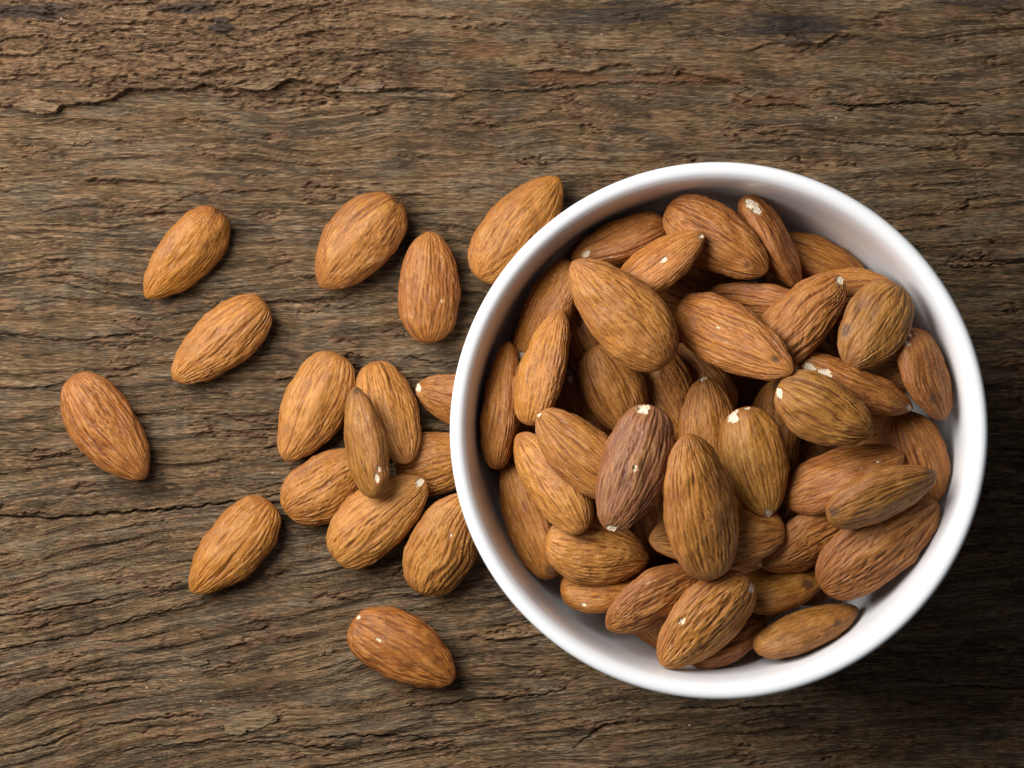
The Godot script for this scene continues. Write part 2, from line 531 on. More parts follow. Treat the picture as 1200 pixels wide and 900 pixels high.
# ------------------------------------------------------------------ the bowl
func bowl() -> void:
	var key := [[0.0, 1.6], [20.0, 1.6], [31.0, 1.4], [31.8, 0.3], [33.0, 0.0], [34.6, 0.2], [35.4, 1.5], [36.4, 4.0], [38.8, 8.5], [42.0, 14.5], [46.6, 22.0], [51.6, 31.0], [54.9, 41.0], [56.2, 50.0], [57.3, 55.0], [57.76, 58.2], [57.6, 59.3], [57.0, 59.9], [56.1, 60.0], [55.1, 59.6], [54.2, 58.5], [53.5, 56.4], [52.9, 53.0], [52.4, 48.5], [51.7, 42.5], [50.4, 36.0], [47.8, 29.5], [43.7, 23.4], [39.0, 18.0], [31.5, 13.6], [24.0, 11.2], [16.0, 10.2], [0.0, 10.0]]
	var prof := PackedVector2Array()
	var marks := PackedInt32Array()
	for i in key.size() - 1:
		var p0 := Vector2(key[maxi(i - 1, 0)][0], key[maxi(i - 1, 0)][1])
		var p1 := Vector2(key[i][0], key[i][1])
		var p2 := Vector2(key[i + 1][0], key[i + 1][1])
		var p3 := Vector2(key[mini(i + 2, key.size() - 1)][0], key[mini(i + 2, key.size() - 1)][1])
		marks.append(prof.size())
		for k in 5:
			var t := k / 5.0
			# centripetal-like smoothing: tangents limited by the shorter neighbour
			var m1 := (p2 - p0).normalized() * minf(p1.distance_to(p2), p0.distance_to(p1) if i > 0 else 99.0)
			var m2 := (p3 - p1).normalized() * minf(p1.distance_to(p2), p2.distance_to(p3) if i < key.size() - 2 else 99.0)
			var t2 := t * t
			var t3 := t2 * t
			prof.append(p1 * (2 * t3 - 3 * t2 + 1) + m1 * (t3 - 2 * t2 + t) + p2 * (3 * t2 - 2 * t3) + m2 * (t3 - t2))
	prof.append(Vector2(0, 10))
	marks.append(prof.size() - 1)
	var root := Node3D.new()
	root.name = numbered("bowl")
	root.position = BOWL_AT
	root.set_meta("label", "round white porcelain bowl filled with almonds on the wooden table")
	root.set_meta("category", "bowl")
	add_child(root, true)
	var m := StandardMaterial3D.new()
	m.resource_name = "white porcelain"
	m.albedo_color = Color(0.94, 0.945, 0.955)
	m.roughness = 0.22
	m.metallic_specular = 0.5
	root.add_child(body("wall", lathe(prof, marks[7], marks[14]), m), true)
	root.add_child(body("rim", lathe(prof, marks[14], marks[21]), m), true)
	root.add_child(body("inside", lathe(prof, marks[21], marks[32]), m), true)
	root.add_child(body("foot_ring", lathe(prof, 0, marks[7]), m), true)


func lathe(prof: PackedVector2Array, first: int, last: int) -> ArrayMesh:
	var turns := 200
	var v := PackedVector3Array()
	var n := PackedVector3Array()
	var ix := PackedInt32Array()
	for i in range(first, last + 1):
		var t := (prof[mini(i + 1, prof.size() - 1)] - prof[maxi(i - 1, 0)]).normalized()
		for k in turns + 1:
			var a := TAU * k / turns
			# hand-thrown: very slightly out of round
			var r: float = prof[i].x * (1.0 + 0.0012 * sin(a * 2.0 + 0.6) + 0.0006 * sin(a * 3.0))
			v.append(Vector3(cos(a) * r, prof[i].y, sin(a) * r) * 0.001)
			n.append(Vector3(cos(a) * t.y, -t.x, sin(a) * t.y))
	for i in last - first:
		for k in turns:
			var a := i * (turns + 1) + k
			var b := a + turns + 1
			ix.append_array(PackedInt32Array([a, a + 1, b, a + 1, b + 1, b]))
	return mesh_of(v, n, PackedColorArray(), ix)


# ------------------------------------------------------------------ the almonds
const TONES := {
	# ridge colour, furrow colour (linear), amount of dusty bloom
	"std": [0.580, 0.230, 0.041, 0.192, 0.056, 0.014],
	"pale": [0.655, 0.275, 0.055, 0.240, 0.072, 0.018],
	"brown": [0.507, 0.193, 0.034, 0.173, 0.051, 0.013],
	"red": [0.479, 0.168, 0.030, 0.149, 0.041, 0.012],
	"orange": [0.568, 0.208, 0.037, 0.192, 0.053, 0.013],
	"amber": [0.556, 0.213, 0.030, 0.201, 0.058, 0.011],
	"glossy": [0.518, 0.208, 0.024, 0.212, 0.068, 0.009],
	"olive": [0.447, 0.186, 0.034, 0.149, 0.056, 0.014],
	"yellow": [0.531, 0.230, 0.034, 0.231, 0.077, 0.014],
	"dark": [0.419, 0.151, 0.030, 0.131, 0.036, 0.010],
	"veined": [0.494, 0.208, 0.034, 0.121, 0.036, 0.012],
	"purple": [0.330, 0.128, 0.052, 0.122, 0.038, 0.018],
	"blotch": [0.531, 0.184, 0.028, 0.144, 0.037, 0.012],
}


# Queues an almond: place (mm: right, up, towards the viewer's lower edge), turn, tilt, roll (degrees), length, width, thickness (mm).
func almond(x: float, y: float, z: float, yaw: float, pitch: float, roll: float, long: float, wide: float, thick: float, tone: String, wrinkle: float, chips: Array, label: String, group: String) -> void:
	jobs.append({"x": x, "y": y, "z": z, "yaw": yaw, "pitch": pitch, "roll": roll, "l": long, "w": wide, "t": thick, "tone": tone, "wrinkle": wrinkle, "chips": chips, "label": label, "group": group})


func almond_shape(j: int) -> void:
	var a: Dictionary = jobs[j]
	var rings: int = 30 if a.group == "" else 66
	var around: int = 60 if a.group == "" else 156
	var seed_value := 1000 + j * 17
	var na := noise(seed_value, 1.0, 1)
	var nb := noise(seed_value + 1, 1.0, 2)
	var nc := noise(seed_value + 2, 1.0, 3)
	var r1 := fposmod(sin(seed_value * 12.9898) * 43758.5453, 1.0)
	var r2 := fposmod(sin(seed_value * 78.233) * 24634.6345, 1.0)
	var r3 := fposmod(sin(seed_value * 39.425) * 11713.1234, 1.0)
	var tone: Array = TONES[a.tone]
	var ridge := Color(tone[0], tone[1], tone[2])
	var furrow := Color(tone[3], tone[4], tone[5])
	var pale := ridge.lerp(Color(0.76, 0.40, 0.125), 0.5)
	var ruddy := ridge.lerp(Color(0.27, 0.085, 0.036), 0.75)
	var pw := 0.52 + 0.12 * r1            # sharpness of the point
	var pb := 0.40 + 0.07 * r2            # bluntness of the round end
	var peak := pow(pw / (pw + pb), pw) * pow(pb / (pw + pb), pb)
	var pt := 0.58 + 0.10 * r3
	var peak_t := pow(pt / (pt + 0.46), pt) * pow(0.46 / (pt + 0.46), 0.46)
	var bend := (r2 - 0.5) * 0.09
	var skew := (r3 - 0.5) * 0.16
	var up: float = atan2(cos(deg_to_rad(a.roll)), sin(deg_to_rad(a.roll)))
	var depth: float = a.wrinkle * 0.225
	var dens: float = 0.68 + 0.55 * r1
	var wander: float = 0.35 + 0.65 * r3
	var second: float = 0.4 + 0.7 * r2
	var twist: float = (r1 - 0.5) * 0.7
	var v := PackedVector3Array()
	var c := PackedColorArray()
	var bare := PackedFloat32Array()
	var flesh := PackedColorArray()
	var which := PackedInt32Array()
	for i in rings + 1:
		var th := PI * i / rings
		var s := (1.0 - cos(th)) * 0.5
		var ss := clampf(s, 0.00001, 0.99999)
		var w := pow(ss, pw) * pow(1.0 - ss, pb) / peak
		var t := pow(ss, pt) * pow(1.0 - ss, 0.46) / peak_t
		var fade := bump(s, 0.0, 0.07) * bump(1.0 - s, 0.0, 0.05)
		var mm: float = s * a.l
		for k in around:
			var ph := TAU * k / around
			var cx := cos(ph)
			var cy := sin(ph)
			var tx := cos(ph + twist * (s - 0.5))
			var ty := sin(ph + twist * (s - 0.5))
			# the cross-section is a rounded lens with a soft seam at both edges
			var lens := 1.0 - 0.07 * cy * cy * absf(cx) * 2.0
			var zc: float = 0.5 * a.w * w * cx * lens + a.w * (bend * sin(PI * s) + skew * 0.12 * s * w * cx * cx)
			var yc: float = 0.5 * a.t * t * cy * lens
			# surface coordinates for the veins: constant angle runs from the point to the round end
			var vx: float = tx * a.w * 0.5 * dens
			var vy: float = ty * a.w * 0.42 * dens
			var sway := wander * 0.9 * na.get_noise_3d(vx * 0.10 + 40.0, vy * 0.10, mm * 0.065) + 0.10 * na.get_noise_3d(vx * 0.3, vy * 0.3 + 60.0, mm * 0.24)
			vx += -cy * sway
			vy += cx * sway
			var q1 := na.get_noise_3d(vx * 0.72, vy * 0.72, mm * 0.022)
			var q2 := nb.get_noise_3d(vx * 1.25 + 30.0, vy * 1.25, mm * 0.042)
			var q3 := nb.get_noise_3d(vx * 2.1, vy * 2.1 + 70.0, mm * 0.11)
			var v1 := 1.0 - bump(absf(q1), 0.0, 0.26)        # 1 in a furrow
			var v2 := 1.0 - bump(absf(q2), 0.0, 0.18)
			var lumps := nc.get_noise_3d(zc * 0.16 + 9.0, yc * 0.16, mm * 0.12)
			var h: float = depth * fade * (0.45 - 1.05 * v1 - 0.75 * second * v2 + 0.65 * q3) + 0.42 * lumps * fade
			var grain := nc.get_noise_3d(zc * 1.6, yc * 1.6 + 20.0, mm * 1.1)
			h += 0.030 * grain * fade
			# the edge of the point and a dimple at the round end
			var chip := -9.0
			var patch := 0
			var scar := 0.0
			for m in a.chips.size():
				var e: Array = a.chips[m]
				var ea: float = up + deg_to_rad(e[1])
				var es: float = clampf(e[0], 0.004, 0.996)
				var ew := pow(es, pw) * pow(1.0 - es, pb) / peak
				var et := pow(es, pt) * pow(1.0 - es, 0.46) / peak_t
				var dz: float = zc - 0.5 * a.w * ew * cos(ea) - a.w * bend * sin(PI * es)
				var dy: float = yc - 0.5 * a.t * et * sin(ea)
				var dl: float = (mm - es * a.l) * 0.72
				if e[2] < 0.0:      # a dark round scar in the skin
					var away: float = sqrt(dz * dz + dy * dy + dl * dl) + 0.35 * nc.get_noise_3d(zc * 0.8, yc * 0.8 + 12.0, mm * 0.8)
					scar = maxf(scar, 1.0 - bump(away, -e[2] * 0.45, -e[2]))
					continue
				var reach: float = (e[2] * (1.0 + 0.62 * nc.get_noise_3d(zc * 0.55, yc * 0.55 + 33.0, mm * 0.55)) - sqrt(dz * dz + dy * dy + dl * dl))
				if reach > chip:
					chip = reach
					patch = m
			h -= 0.10 * scar
			if chip > -0.1:
				h = lerpf(h, -0.34 + 0.14 * grain, bump(chip, -0.08, 0.10))
			var out := Vector2(cx / maxf(a.w, 1.0), cy / maxf(a.t, 1.0)).normalized()
			var along := 0.0
			if s < 0.06 or s > 0.94:
				along = (1.0 if s < 0.5 else -1.0) * (1.0 - bump(minf(s, 1.0 - s), 0.0, 0.06))
			v.append(Vector3((0.5 - s) * a.l + along * h * 0.5, yc + out.y * h, zc + out.x * h) * 0.001)
			var col := furrow.lerp(ridge, clampf(1.0 - 0.62 * v1 - 0.55 * second * v2 + 0.45 * q3, 0.0, 1.0))
			col = col.lerp(pale, clampf(0.85 * q3 + 0.45 * lumps + 0.22 - v1 * 0.7 - v2 * 0.4, 0.0, 0.8))
			col = col.lerp(ruddy, clampf(0.75 * nc.get_noise_3d(zc * 0.11 + 70.0, yc * 0.11, mm * 0.09) + 0.30 * bump(0.10 - s, 0.0, 0.1) + 0.55 * bump(s, 0.86, 1.0) * r1, 0.0, 0.62))
			col = col.lerp(ruddy, 0.38 * bump(absf(cx), 0.72, 1.0))
			if a.tone == "blotch":
				col = col.lerp(furrow, 0.50 * bump(nc.get_noise_3d(zc * 0.55, yc * 0.55, mm * 0.22 + 50.0), 0.0, 0.35))
			if a.tone == "olive":
				col = col.lerp(Color(0.10, 0.055, 0.035), 0.55 * bump(0.14 - s + 0.1 * grain, 0.0, 0.06) * r2)
			col = col * (1.0 + 0.20 * grain)
			# dusty flecks of bloom caught on the skin
			var fleck := nb.get_noise_3d(zc * 2.6 + 11.0, yc * 2.6, mm * 2.2)
			col = col.lerp(Color(0.62, 0.42, 0.25), 0.6 * bump(fleck, 0.62, 0.76))
			if chip > -0.35:
				col = col.lerp(Color(0.50, 0.27, 0.11), 0.5 * bump(chip, -0.35, -0.02))
			col = col.lerp(Color(0.105, 0.055, 0.034), 0.72 * scar)
			col.a = 1.0
			c.append(col)
			bare.append(chip)
			which.append(patch)
			var white := Color(0.80, 0.70, 0.54).lerp(Color(0.66, 0.47, 0.27), clampf(0.25 + 0.35 * grain - chip * 0.2, 0.0, 0.6))
			flesh.append(white)
	# normals from the neighbours on the grid
	var n := PackedVector3Array()
	n.resize(v.size())
	for i in rings + 1:
		var i0 := maxi(i - 1, 0) * around
		var i1 := mini(i + 1, rings) * around
		for k in around:
			if i == 0 or i == rings:
				n[i * around + k] = Vector3(1.0 if i == 0 else -1.0, 0, 0)
				continue
			var ds := v[i1 + k] - v[i0 + k]
			var dp := v[i * around + (k + 1) % around] - v[i * around + (k + around - 1) % around]
			n[i * around + k] = dp.cross(ds).normalized()
	var skin := PackedInt32Array()
	var chipped := []
	for e in a.chips:
		chipped.append([])
	for i in rings:
		for k in around:
			var p := i * around + k
			var q := i * around + (k + 1) % around
			if bare[p] + bare[q] + bare[p + around] + bare[q + around] > 0.0:
				chipped[which[p]].append_array([p, p + around, q, q, p + around, q + around])
			else:
				skin.append_array(PackedInt32Array([p, p + around, q, q, p + around, q + around]))
	var parts := [[v, n, c, skin]]
	for m in chipped.size():
		if chipped[m].is_empty():
			continue
		# the bare patches share the skin's edge; only their own corners are kept
		var seen := {}
		var bv := PackedVector3Array()
		var bn := PackedVector3Array()
		var bc := PackedColorArray()
		var bi := PackedInt32Array()
		for p in chipped[m]:
			if not seen.has(p):
				seen[p] = bv.size()
				bv.append(v[p])
				bn.append(n[p])
				bc.append(flesh[p])
			bi.append(seen[p])
		parts.append([bv, bn, bc, bi])
	made[j] = parts


func almonds() -> void:
	queue()
	made.resize(jobs.size())
	var task := WorkerThreadPool.add_group_task(almond_shape, jobs.size())
	WorkerThreadPool.wait_for_group_task_completion(task)
	var skin := StandardMaterial3D.new()
	skin.resource_name = "almond skin"
	skin.vertex_color_use_as_albedo = true
	skin.albedo_texture = grain_texture(61, 0.06, 3, 0.80, 1.0, 256)
	skin.roughness = 0.55
	skin.metallic_specular = 0.42
	skin.heightmap_enabled = true
	skin.heightmap_texture = grain_texture(62, 0.05, 3, 0.0, 1.0, 256)
	skin.heightmap_scale = 0.006
	skin.uv1_triplanar = true
	skin.uv1_scale = Vector3.ONE * (1.0 / 0.0072)
	var kernel := StandardMaterial3D.new()
	kernel.resource_name = "bare almond kernel"
	kernel.vertex_color_use_as_albedo = true
	kernel.roughness = 0.7
	kernel.metallic_specular = 0.3
	for j in jobs.size():
		var a: Dictionary = jobs[j]
		var p: Array = made[j][0]
		var o := body(numbered("almond"), mesh_of(p[0], p[1], p[2], p[3]), skin)
		var yaw: float = deg_to_rad(a.yaw)
		var pitch: float = deg_to_rad(a.pitch)
		var roll: float = deg_to_rad(a.roll)
		# x: towards the point, y: through the thickness, z: across
		var tip := Vector3(cos(yaw) * cos(pitch), sin(pitch), sin(yaw) * cos(pitch))
		var across0 := Vector3(-sin(yaw), 0, cos(yaw))
		var up0 := Vector3(-cos(yaw) * sin(pitch), cos(pitch), -sin(yaw) * sin(pitch))
		var across := across0 * cos(roll) + up0 * sin(roll)
		var up := up0 * cos(roll) - across0 * sin(roll)
		o.transform = Transform3D(Basis(tip, up, across), Vector3(a.x, a.y, a.z) * 0.001)
		o.set_meta("label", a.label)
		o.set_meta("category", "almond")
		o.set_meta("group", a.group if a.group else "almonds heaped in the white bowl")
		add_child(o, true)
		for e in range(1, made[j].size()):
			var q: Array = made[j][e]
			o.add_child(body("bare_kernel", mesh_of(q[0], q[1], q[2], q[3]), kernel), true)
	made.clear()


func queue() -> void:
	var loose := "loose almonds scattered on the wooden table"
	var heap := "almonds heaped in the white bowl"
	almond(-76.50, 4.59, -30.10, 131.1, 0.0, 25.1, 26.62, 13.91, 8.62, "amber", 0.55, [[0.985, 0, -1.1]], "smooth amber almond on the wood, uppermost of the far left scattered ones", loose)
	almond(-68.21, 4.02, -10.04, 139.9, 0.0, 0.0, 28.08, 13.92, 8.63, "std", 1.20, [], "deeply wrinkled tan almond on the wood just below the smooth amber one", loose)
	almond(-35.56, 4.75, -32.78, 132.0, 0.0, 0.0, 27.29, 16.29, 10.10, "brown", 0.70, [[0.985, 0, -1.3]], "broad brown almond on bare wood with a curved crease across its lower end", loose)
	almond(-19.19, 4.14, -22.57, -89.6, 0.0, 0.0, 26.05, 14.32, 8.88, "red", 1.00, [[0.62, -25, 0.35]], "reddish almond standing point up on the wood, between the broad creased one and the bowl", loose)
	almond(1.49, 4.50, -36.36, -51.2, 0.0, 0.0, 30.10, 15.50, 9.61, "std", 0.80, [], "long tan almond leaning under the upper left rim of the bowl", loose)
	almond(-93.99, 4.50, 10.13, 54.4, 0.0, 0.0, 29.34, 15.50, 9.61, "red", 1.00, [], "reddish brown almond alone on the wood at the far left edge, point to lower right", loose)
	almond(-65.41, 4.14, 38.07, 131.8, 0.0, 0.0, 28.02, 14.32, 8.88, "amber", 1.10, [], "golden almond alone on the wood, below the cluster, point to lower left", loose)
	almond(-25.34, 4.50, 62.20, 29.3, 0.0, 0.0, 27.58, 15.50, 9.61, "blotch", 0.90, [[0.72, -5, 0.4], [0.97, 30, 0.5]], "dark blotchy orange almond with white specks, alone at the bottom of the wood", loose)
	almond(-46.51, 4.38, 5.47, 117.1, 0.0, 0.0, 27.91, 15.11, 9.37, "pale", 0.90, [], "large pale tan almond at the upper left of the cluster beside the bowl", loose)
	almond(-43.32, 4.40, 23.35, -34.1, 0.0, -4.0, 23.04, 15.10, 9.36, "std", 1.35, [], "deeply ridged almond at the lower left of the cluster, half under the narrow brown one", loose)
	almond(-16.70, 4.26, 18.59, -9.3, 0.0, 0.0, 20.95, 14.71, 9.12, "std", 1.10, [], "almond on the wood mostly covered by the cluster, its ridged side against the bowl wall", loose)
	almond(-12.23, 3.98, 4.38, -158.8, 0.0, 18.5, 21.97, 12.73, 7.95, "brown", 1.00, [[0.02, 20, 1.0]], "almond tucked under the left rim with a white tip pointing away from the bowl", loose)
	almond(-28.23, 6.54, 6.64, 71.0, 21.0, 17.6, 26.71, 13.87, 8.60, "pale", 0.90, [], "tan almond at the top of the cluster, just right of the narrow brown one", loose)
	almond(-30.70, 7.59, 31.39, -40.7, 12.0, 0.0, 28.86, 15.25, 9.46, "pale", 1.20, [[0.04, 10, 0.9]], "front almond of the cluster with a small white chip at its upper right tip", loose)
	almond(-15.60, 8.40, 37.03, -65.6, 18.0, -12.0, 27.14, 15.80, 9.80, "pale", 1.25, [[0.35, -10, 0.4]], "wide ridged almond standing against the lower left outside of the bowl", loose)
	almond(-33.66, 15.37, 13.40, -100.4, 0.0, 63.0, 26.06, 13.31, 9.00, "olive", 0.70, [[0.82, -10, 0.75], [0.75, -20, 0.35], [0.03, 0, -1.3]], "narrow dark almond on edge on top of the cluster, white scuff near its lower end", loose)
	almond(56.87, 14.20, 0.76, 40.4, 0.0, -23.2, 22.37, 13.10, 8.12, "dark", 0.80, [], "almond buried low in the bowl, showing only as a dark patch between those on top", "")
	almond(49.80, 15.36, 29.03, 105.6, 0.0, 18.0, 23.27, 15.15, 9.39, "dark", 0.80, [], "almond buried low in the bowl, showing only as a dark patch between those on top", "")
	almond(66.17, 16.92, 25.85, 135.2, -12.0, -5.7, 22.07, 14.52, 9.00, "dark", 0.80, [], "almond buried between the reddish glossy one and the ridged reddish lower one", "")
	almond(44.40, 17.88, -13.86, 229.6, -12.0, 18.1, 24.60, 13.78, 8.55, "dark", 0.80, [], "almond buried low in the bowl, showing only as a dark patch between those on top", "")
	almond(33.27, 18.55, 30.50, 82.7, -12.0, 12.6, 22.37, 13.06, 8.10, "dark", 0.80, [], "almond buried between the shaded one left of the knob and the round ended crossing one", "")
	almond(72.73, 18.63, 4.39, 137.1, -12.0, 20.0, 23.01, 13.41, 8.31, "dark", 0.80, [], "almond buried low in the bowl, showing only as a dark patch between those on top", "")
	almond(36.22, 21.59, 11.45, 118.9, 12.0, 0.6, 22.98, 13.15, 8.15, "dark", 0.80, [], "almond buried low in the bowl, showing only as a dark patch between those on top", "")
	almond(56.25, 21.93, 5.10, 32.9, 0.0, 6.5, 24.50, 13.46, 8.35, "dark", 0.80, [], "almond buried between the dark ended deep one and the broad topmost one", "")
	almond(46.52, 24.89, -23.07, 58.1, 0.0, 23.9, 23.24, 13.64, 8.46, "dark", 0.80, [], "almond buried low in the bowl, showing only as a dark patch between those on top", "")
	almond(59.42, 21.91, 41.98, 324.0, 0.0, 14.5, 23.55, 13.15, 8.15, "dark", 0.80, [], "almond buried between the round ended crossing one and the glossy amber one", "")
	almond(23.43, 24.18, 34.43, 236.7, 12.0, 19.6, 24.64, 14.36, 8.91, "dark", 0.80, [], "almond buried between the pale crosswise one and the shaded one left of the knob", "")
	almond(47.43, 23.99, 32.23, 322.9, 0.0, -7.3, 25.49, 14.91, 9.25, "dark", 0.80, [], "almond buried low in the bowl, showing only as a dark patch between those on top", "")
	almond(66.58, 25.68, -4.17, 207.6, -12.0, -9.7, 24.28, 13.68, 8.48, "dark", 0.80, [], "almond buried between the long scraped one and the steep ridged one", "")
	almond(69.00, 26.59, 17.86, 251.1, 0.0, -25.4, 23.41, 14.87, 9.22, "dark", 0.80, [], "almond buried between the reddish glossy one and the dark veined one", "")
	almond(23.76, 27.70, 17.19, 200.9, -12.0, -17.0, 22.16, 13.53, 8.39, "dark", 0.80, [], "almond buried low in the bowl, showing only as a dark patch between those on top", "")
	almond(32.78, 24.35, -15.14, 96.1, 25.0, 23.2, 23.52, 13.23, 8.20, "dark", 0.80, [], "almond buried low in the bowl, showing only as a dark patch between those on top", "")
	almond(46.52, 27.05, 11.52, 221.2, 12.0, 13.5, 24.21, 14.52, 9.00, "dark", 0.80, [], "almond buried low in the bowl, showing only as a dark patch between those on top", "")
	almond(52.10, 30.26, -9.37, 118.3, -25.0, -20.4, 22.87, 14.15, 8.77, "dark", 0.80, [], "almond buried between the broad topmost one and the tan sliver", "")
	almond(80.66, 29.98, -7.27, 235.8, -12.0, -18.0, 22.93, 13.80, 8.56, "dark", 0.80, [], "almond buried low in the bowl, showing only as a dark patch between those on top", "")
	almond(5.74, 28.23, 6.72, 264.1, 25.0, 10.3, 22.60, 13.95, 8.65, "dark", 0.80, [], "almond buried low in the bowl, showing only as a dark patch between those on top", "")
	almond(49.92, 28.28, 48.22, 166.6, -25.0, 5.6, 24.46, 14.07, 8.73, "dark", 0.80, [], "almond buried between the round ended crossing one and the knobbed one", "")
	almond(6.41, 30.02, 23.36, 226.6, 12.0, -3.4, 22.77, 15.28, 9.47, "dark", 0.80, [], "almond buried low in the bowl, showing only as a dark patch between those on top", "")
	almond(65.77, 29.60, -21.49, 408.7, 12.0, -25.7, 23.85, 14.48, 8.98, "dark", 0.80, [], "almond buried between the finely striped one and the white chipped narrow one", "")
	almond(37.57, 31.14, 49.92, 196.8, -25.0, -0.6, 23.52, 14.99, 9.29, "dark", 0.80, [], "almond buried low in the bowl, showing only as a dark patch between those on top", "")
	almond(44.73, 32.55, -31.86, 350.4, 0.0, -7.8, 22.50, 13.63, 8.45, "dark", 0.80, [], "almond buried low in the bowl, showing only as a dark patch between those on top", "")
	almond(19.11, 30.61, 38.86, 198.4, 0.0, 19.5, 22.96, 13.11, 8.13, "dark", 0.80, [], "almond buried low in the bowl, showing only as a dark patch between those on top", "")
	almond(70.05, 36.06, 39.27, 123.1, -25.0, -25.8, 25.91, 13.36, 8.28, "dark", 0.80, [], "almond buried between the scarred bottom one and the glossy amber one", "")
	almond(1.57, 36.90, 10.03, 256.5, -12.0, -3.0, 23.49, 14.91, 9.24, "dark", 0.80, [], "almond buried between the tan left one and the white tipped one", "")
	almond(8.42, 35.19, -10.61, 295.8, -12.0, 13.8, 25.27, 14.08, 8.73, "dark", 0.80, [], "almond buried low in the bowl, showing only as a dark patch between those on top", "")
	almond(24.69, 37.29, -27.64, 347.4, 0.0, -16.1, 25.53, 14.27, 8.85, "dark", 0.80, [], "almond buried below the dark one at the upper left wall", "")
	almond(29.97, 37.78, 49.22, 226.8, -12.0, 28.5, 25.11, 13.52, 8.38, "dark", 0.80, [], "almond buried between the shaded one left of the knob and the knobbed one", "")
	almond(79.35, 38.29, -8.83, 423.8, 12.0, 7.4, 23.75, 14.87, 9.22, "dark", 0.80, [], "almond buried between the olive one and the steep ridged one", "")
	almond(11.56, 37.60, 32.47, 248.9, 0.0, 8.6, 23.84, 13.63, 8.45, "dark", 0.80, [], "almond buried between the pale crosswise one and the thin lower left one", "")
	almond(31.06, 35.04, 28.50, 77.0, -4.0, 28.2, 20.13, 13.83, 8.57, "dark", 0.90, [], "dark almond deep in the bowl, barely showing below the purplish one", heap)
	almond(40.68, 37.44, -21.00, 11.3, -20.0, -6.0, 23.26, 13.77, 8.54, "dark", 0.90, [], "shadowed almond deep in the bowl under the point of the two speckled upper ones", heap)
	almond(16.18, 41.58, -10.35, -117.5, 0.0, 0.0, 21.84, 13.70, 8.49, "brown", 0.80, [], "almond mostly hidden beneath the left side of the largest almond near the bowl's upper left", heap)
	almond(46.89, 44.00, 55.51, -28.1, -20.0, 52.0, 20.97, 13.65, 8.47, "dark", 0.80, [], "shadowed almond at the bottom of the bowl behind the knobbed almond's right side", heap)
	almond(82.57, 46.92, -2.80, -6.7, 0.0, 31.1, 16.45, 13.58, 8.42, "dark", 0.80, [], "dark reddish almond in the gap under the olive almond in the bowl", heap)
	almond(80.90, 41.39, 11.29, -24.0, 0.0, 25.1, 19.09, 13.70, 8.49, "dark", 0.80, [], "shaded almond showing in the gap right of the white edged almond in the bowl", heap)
	almond(58.45, 33.41, 9.99, -85.0, 0.0, 31.1, 22.64, 13.86, 8.59, "amber", 0.80, [[0.06, 0, -1.9]], "almond with a dark end, deep between the white cornered almond and the white edged one", heap)
	almond(41.80, 35.17, -0.47, -125.2, 0.0, 31.1, 20.36, 13.83, 8.58, "brown", 0.80, [], "sliver of a tan almond under the broad ridged one above the bowl's centre", heap)
	almond(69.50, 37.76, -26.91, 24.5, 0.0, 54.3, 22.07, 13.78, 8.54, "amber", 0.80, [], "orange brown almond against the upper right inner wall, low in the bowl", heap)
	almond(74.33, 47.24, -19.58, -5.3, 0.0, 36.3, 20.65, 13.58, 8.42, "std", 1.00, [], "light ridged almond peeking out above the olive almond in the bowl", heap)
	almond(23.53, 46.29, -31.29, 159.6, 0.0, -58.6, 22.58, 13.60, 8.43, "dark", 1.10, [[0.14, -15, 0.75]], "dark ridged almond on edge against the upper left inner wall, white speck at its left", heap)
	almond(7.29, 46.21, -15.69, 120.5, -8.0, -54.2, 25.26, 13.60, 8.43, "brown", 1.00, [[0.05, 0, 1.5]], "long almond on edge along the left inner wall, white chip at its lower tip", heap)
	almond(15.53, 37.17, 8.21, -108.8, 28.0, 37.1, 24.73, 13.79, 8.55, "dark", 0.90, [[0.03, 0, 0.6]], "small dark almond peeking out between two others left of the bowl's centre, pale tip", heap)
	almond(20.79, 44.43, 44.96, 0.0, 0.0, 49.9, 20.45, 13.64, 8.46, "amber", 0.70, [[0.08, 0, 0.9], [0.75, -25, 0.35]], "thin almond under the pale crosswise one in the bowl, white chip at its end", heap)
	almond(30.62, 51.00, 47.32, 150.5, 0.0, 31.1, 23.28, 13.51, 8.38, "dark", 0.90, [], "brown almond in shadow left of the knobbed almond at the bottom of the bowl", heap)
	almond(58.92, 41.54, 45.03, -13.1, -8.0, 58.6, 20.67, 13.68, 8.48, "glossy", 0.45, [[0.22, 10, -1.7]], "glossy amber almond right of the knobbed one at the bottom of the bowl", heap)
	almond(64.91, 45.91, 34.56, 151.1, 0.0, 36.3, 23.08, 13.60, 8.43, "red", 1.20, [], "ridged reddish almond partly under the seamed almond at the lower right of the bowl", heap)
	almond(87.84, 48.88, 16.60, 69.1, 0.0, 0.0, 21.47, 15.05, 9.33, "orange", 0.80, [], "orange almond with its round end up at the right inner wall of the bowl", heap)
	almond(89.62, 53.47, -2.12, 67.3, 0.0, 45.5, 21.22, 13.44, 8.33, "dark", 0.70, [[0.87, -8, 0.6], [0.95, 10, 0.5], [0.25, 0, -1.3]], "brown almond against the right inner wall with white specks at its upper end", heap)
	almond(56.83, 46.54, -30.85, 58.9, 0.0, 80.1, 23.84, 13.61, 8.44, "red", 0.80, [[0.9, 14, 1.35], [0.83, 16, 0.9]], "narrow almond at the top of the bowl, large white chip on its end", heap)
	almond(34.64, 39.98, 2.36, 67.7, 0.0, -6.0, 22.06, 13.74, 8.52, "brown", 0.80, [], "plain almond partly hidden in the middle of the bowl under the broad ridged one", heap)
	almond(3.64, 43.21, 29.93, -110.5, 0.0, 53.0, 27.63, 13.65, 8.46, "std", 0.70, [[0.94, 0, -1.7]], "smooth almond leaning on the lower left inner wall with a dark lower end", heap)
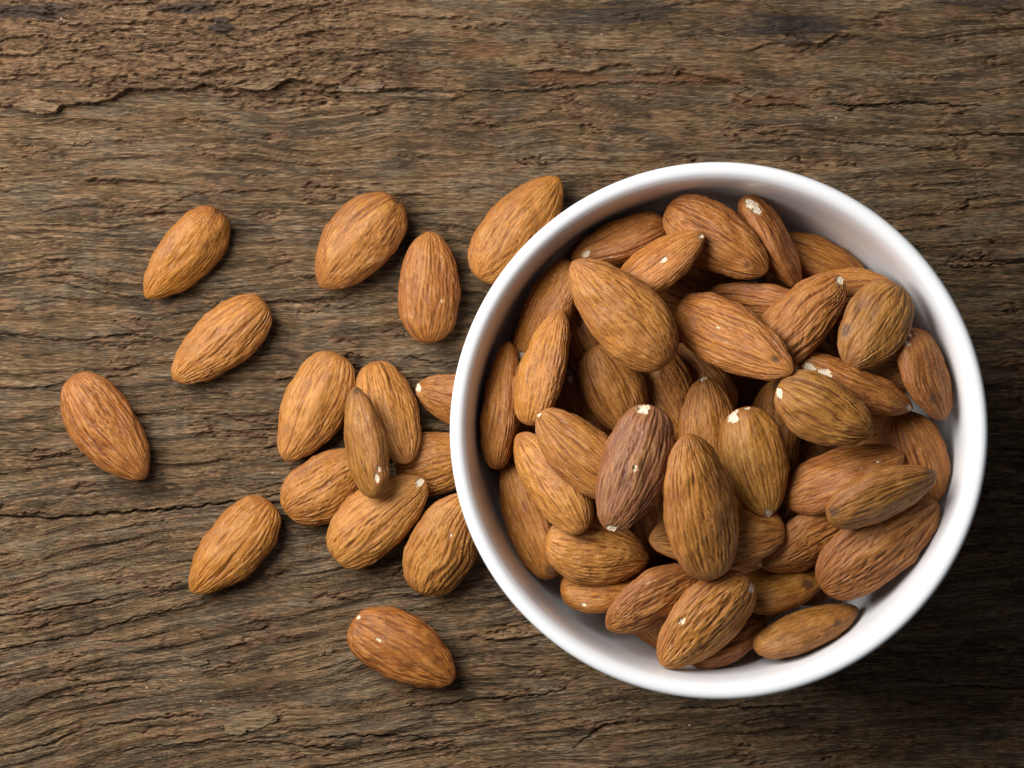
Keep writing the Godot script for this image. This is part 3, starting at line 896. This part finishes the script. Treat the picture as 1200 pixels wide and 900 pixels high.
	almond(-2.24, 46.33, 4.67, -83.7, 0.0, 73.9, 28.25, 13.60, 8.43, "std", 1.00, [], "slim pale brown almond standing on edge at the far left wall of the bowl", heap)
	almond(44.62, 51.50, -31.48, 34.2, 8.0, -6.0, 26.07, 13.86, 8.60, "red", 1.10, [[0.5, 20, 0.35], [0.16, -20, -0.8]], "large reddish almond at the top of the bowl with its round end up left", heap)
	almond(74.16, 56.00, 0.28, 22.2, 0.0, 63.1, 26.58, 13.38, 8.30, "red", 1.10, [[0.92, 5, 1.1], [0.8, 10, 1.1], [0.03, 10, 0.8]], "long thin almond on edge with a white scraped end, under the olive one", heap)
	almond(18.65, 49.38, 36.10, 11.4, -8.0, 0.0, 23.32, 14.77, 9.16, "pale", 1.10, [], "pale golden almond lying crosswise at the lower left of the bowl", heap)
	almond(32.07, 55.55, -25.64, -34.9, 8.0, 49.9, 23.07, 13.38, 8.30, "orange", 0.70, [[0.43, 18, 0.6], [0.03, 10, 0.5]], "almond with a white dot and a sharp point overlapping the large reddish top one", heap)
	almond(7.00, 55.25, -3.68, -73.1, 0.0, 54.2, 26.17, 13.41, 8.31, "std", 1.10, [], "long narrow almond tilted up just right of the slim one at the left wall", heap)
	almond(22.69, 46.86, 1.68, 62.5, -8.0, 0.0, 22.32, 13.59, 8.43, "brown", 0.80, [], "smooth brown almond below the largest one, round end up, left of centre in the bowl", heap)
	almond(53.35, 46.10, -16.89, -171.2, -24.0, 49.1, 27.17, 13.44, 8.33, "red", 1.20, [], "finely striped almond lying across the upper middle of the bowl under the steep ridged one", heap)
	almond(41.73, 53.80, 51.33, 135.0, 0.0, 24.0, 26.90, 15.51, 9.62, "std", 1.15, [[0.37, -25, 0.55], [0.96, 45, 0.9]], "wide almond with a knobbed tip and a white dot at the bottom of the bowl", heap)
	almond(64.40, 47.48, 53.49, -21.1, -16.0, 71.7, 25.48, 13.57, 8.41, "olive", 0.50, [[0.3, 0, -1.15]], "small smooth almond with a dark round scar nearest the bottom right of the bowl", heap)
	almond(72.00, 51.36, 20.27, -20.8, 12.0, 25.1, 27.94, 13.47, 8.35, "red", 0.60, [[0.2, 20, 0.35]], "reddish glossy almond pointing right below the white edged one in the bowl", heap)
	almond(79.96, 50.19, 35.23, -36.9, 4.0, -12.0, 31.42, 15.86, 9.84, "dark", 1.40, [], "largest dark ridged almond against the lower right inner wall of the bowl", heap)
	almond(23.23, 61.36, -15.30, -133.7, 0.0, 6.0, 30.12, 16.03, 9.94, "std", 0.95, [], "largest almond in the upper left of the bowl, broad with curved stripes", heap)
	almond(62.01, 56.49, -13.50, -47.3, 0.0, 17.6, 26.52, 13.38, 8.29, "red", 1.35, [[0.03, 0, 0.9], [0.45, -15, 0.3]], "deeply ridged almond pointing up right with a white tip, upper middle of the bowl", heap)
	almond(77.76, 57.34, -12.58, 122.4, 8.0, 0.0, 21.03, 14.51, 9.00, "olive", 0.90, [[0.28, -55, -1.5]], "short olive brown almond with a dark left end at the upper right of the bowl", heap)
	almond(43.44, 44.76, 10.77, -95.3, 0.0, 0.0, 24.99, 13.63, 8.45, "std", 0.80, [[0.012, 30, 0.8]], "golden almond in the centre of the bowl with a thin white line on its top", heap)
	almond(8.39, 54.29, 21.31, -125.2, -12.0, 36.3, 25.93, 13.43, 8.33, "pale", 1.00, [], "tan almond at the left of the bowl lying under the white tipped one", heap)
	almond(14.63, 60.26, 14.26, -137.5, -4.0, -0.4, 24.58, 13.31, 8.25, "brown", 0.90, [[0.01, 0, 0.7]], "almond with a small white tip pointing up left, left of the purplish one", heap)
	almond(44.51, 50.73, 32.71, 175.6, 0.0, -24.0, 29.70, 14.95, 9.27, "std", 1.00, [], "almond crossing behind the big upright one, round end showing at its right", heap)
	almond(79.39, 58.82, 23.99, -21.8, 0.0, -45.5, 25.40, 13.33, 8.27, "olive", 0.70, [[0.94, 0, -1.5]], "almond on edge with a seam and a dark end, right of the bowl", heap)
	almond(66.71, 63.54, 5.45, 27.6, 0.0, -6.0, 22.58, 13.97, 8.66, "veined", 1.10, [[0.97, -35, 1.0]], "dark veined almond with a pale yellow edge at its left end, right of the centre", heap)
	almond(25.47, 65.69, 17.94, 109.8, 4.0, 0.0, 28.24, 14.33, 8.88, "purple", 1.00, [[0.02, 0, 0.9], [0.95, -35, 1.2], [0.5, 0, 0.35]], "purplish dark almond with white at both ends, left of the bowl's centre", heap)
	almond(47.69, 58.17, -9.64, 30.9, 28.0, -6.0, 31.67, 14.12, 8.75, "orange", 1.15, [[0.58, 0, 0.4], [0.13, 5, -0.9]], "broad ridged almond pointing right, topmost just above the centre of the bowl", heap)
	almond(52.83, 52.25, 16.93, 77.8, 4.0, 0.0, 24.43, 14.63, 9.07, "yellow", 0.50, [[0.95, -48, 1.5], [0.985, 10, 0.7], [0.02, 10, 0.9]], "smooth yellowish almond with a white chip on its upper left corner", heap)
	almond(40.10, 62.92, 26.18, -101.9, 16.0, -24.0, 33.28, 16.84, 10.44, "std", 1.00, [], "biggest upright almond, point up, topmost at the lower centre of the bowl", heap)
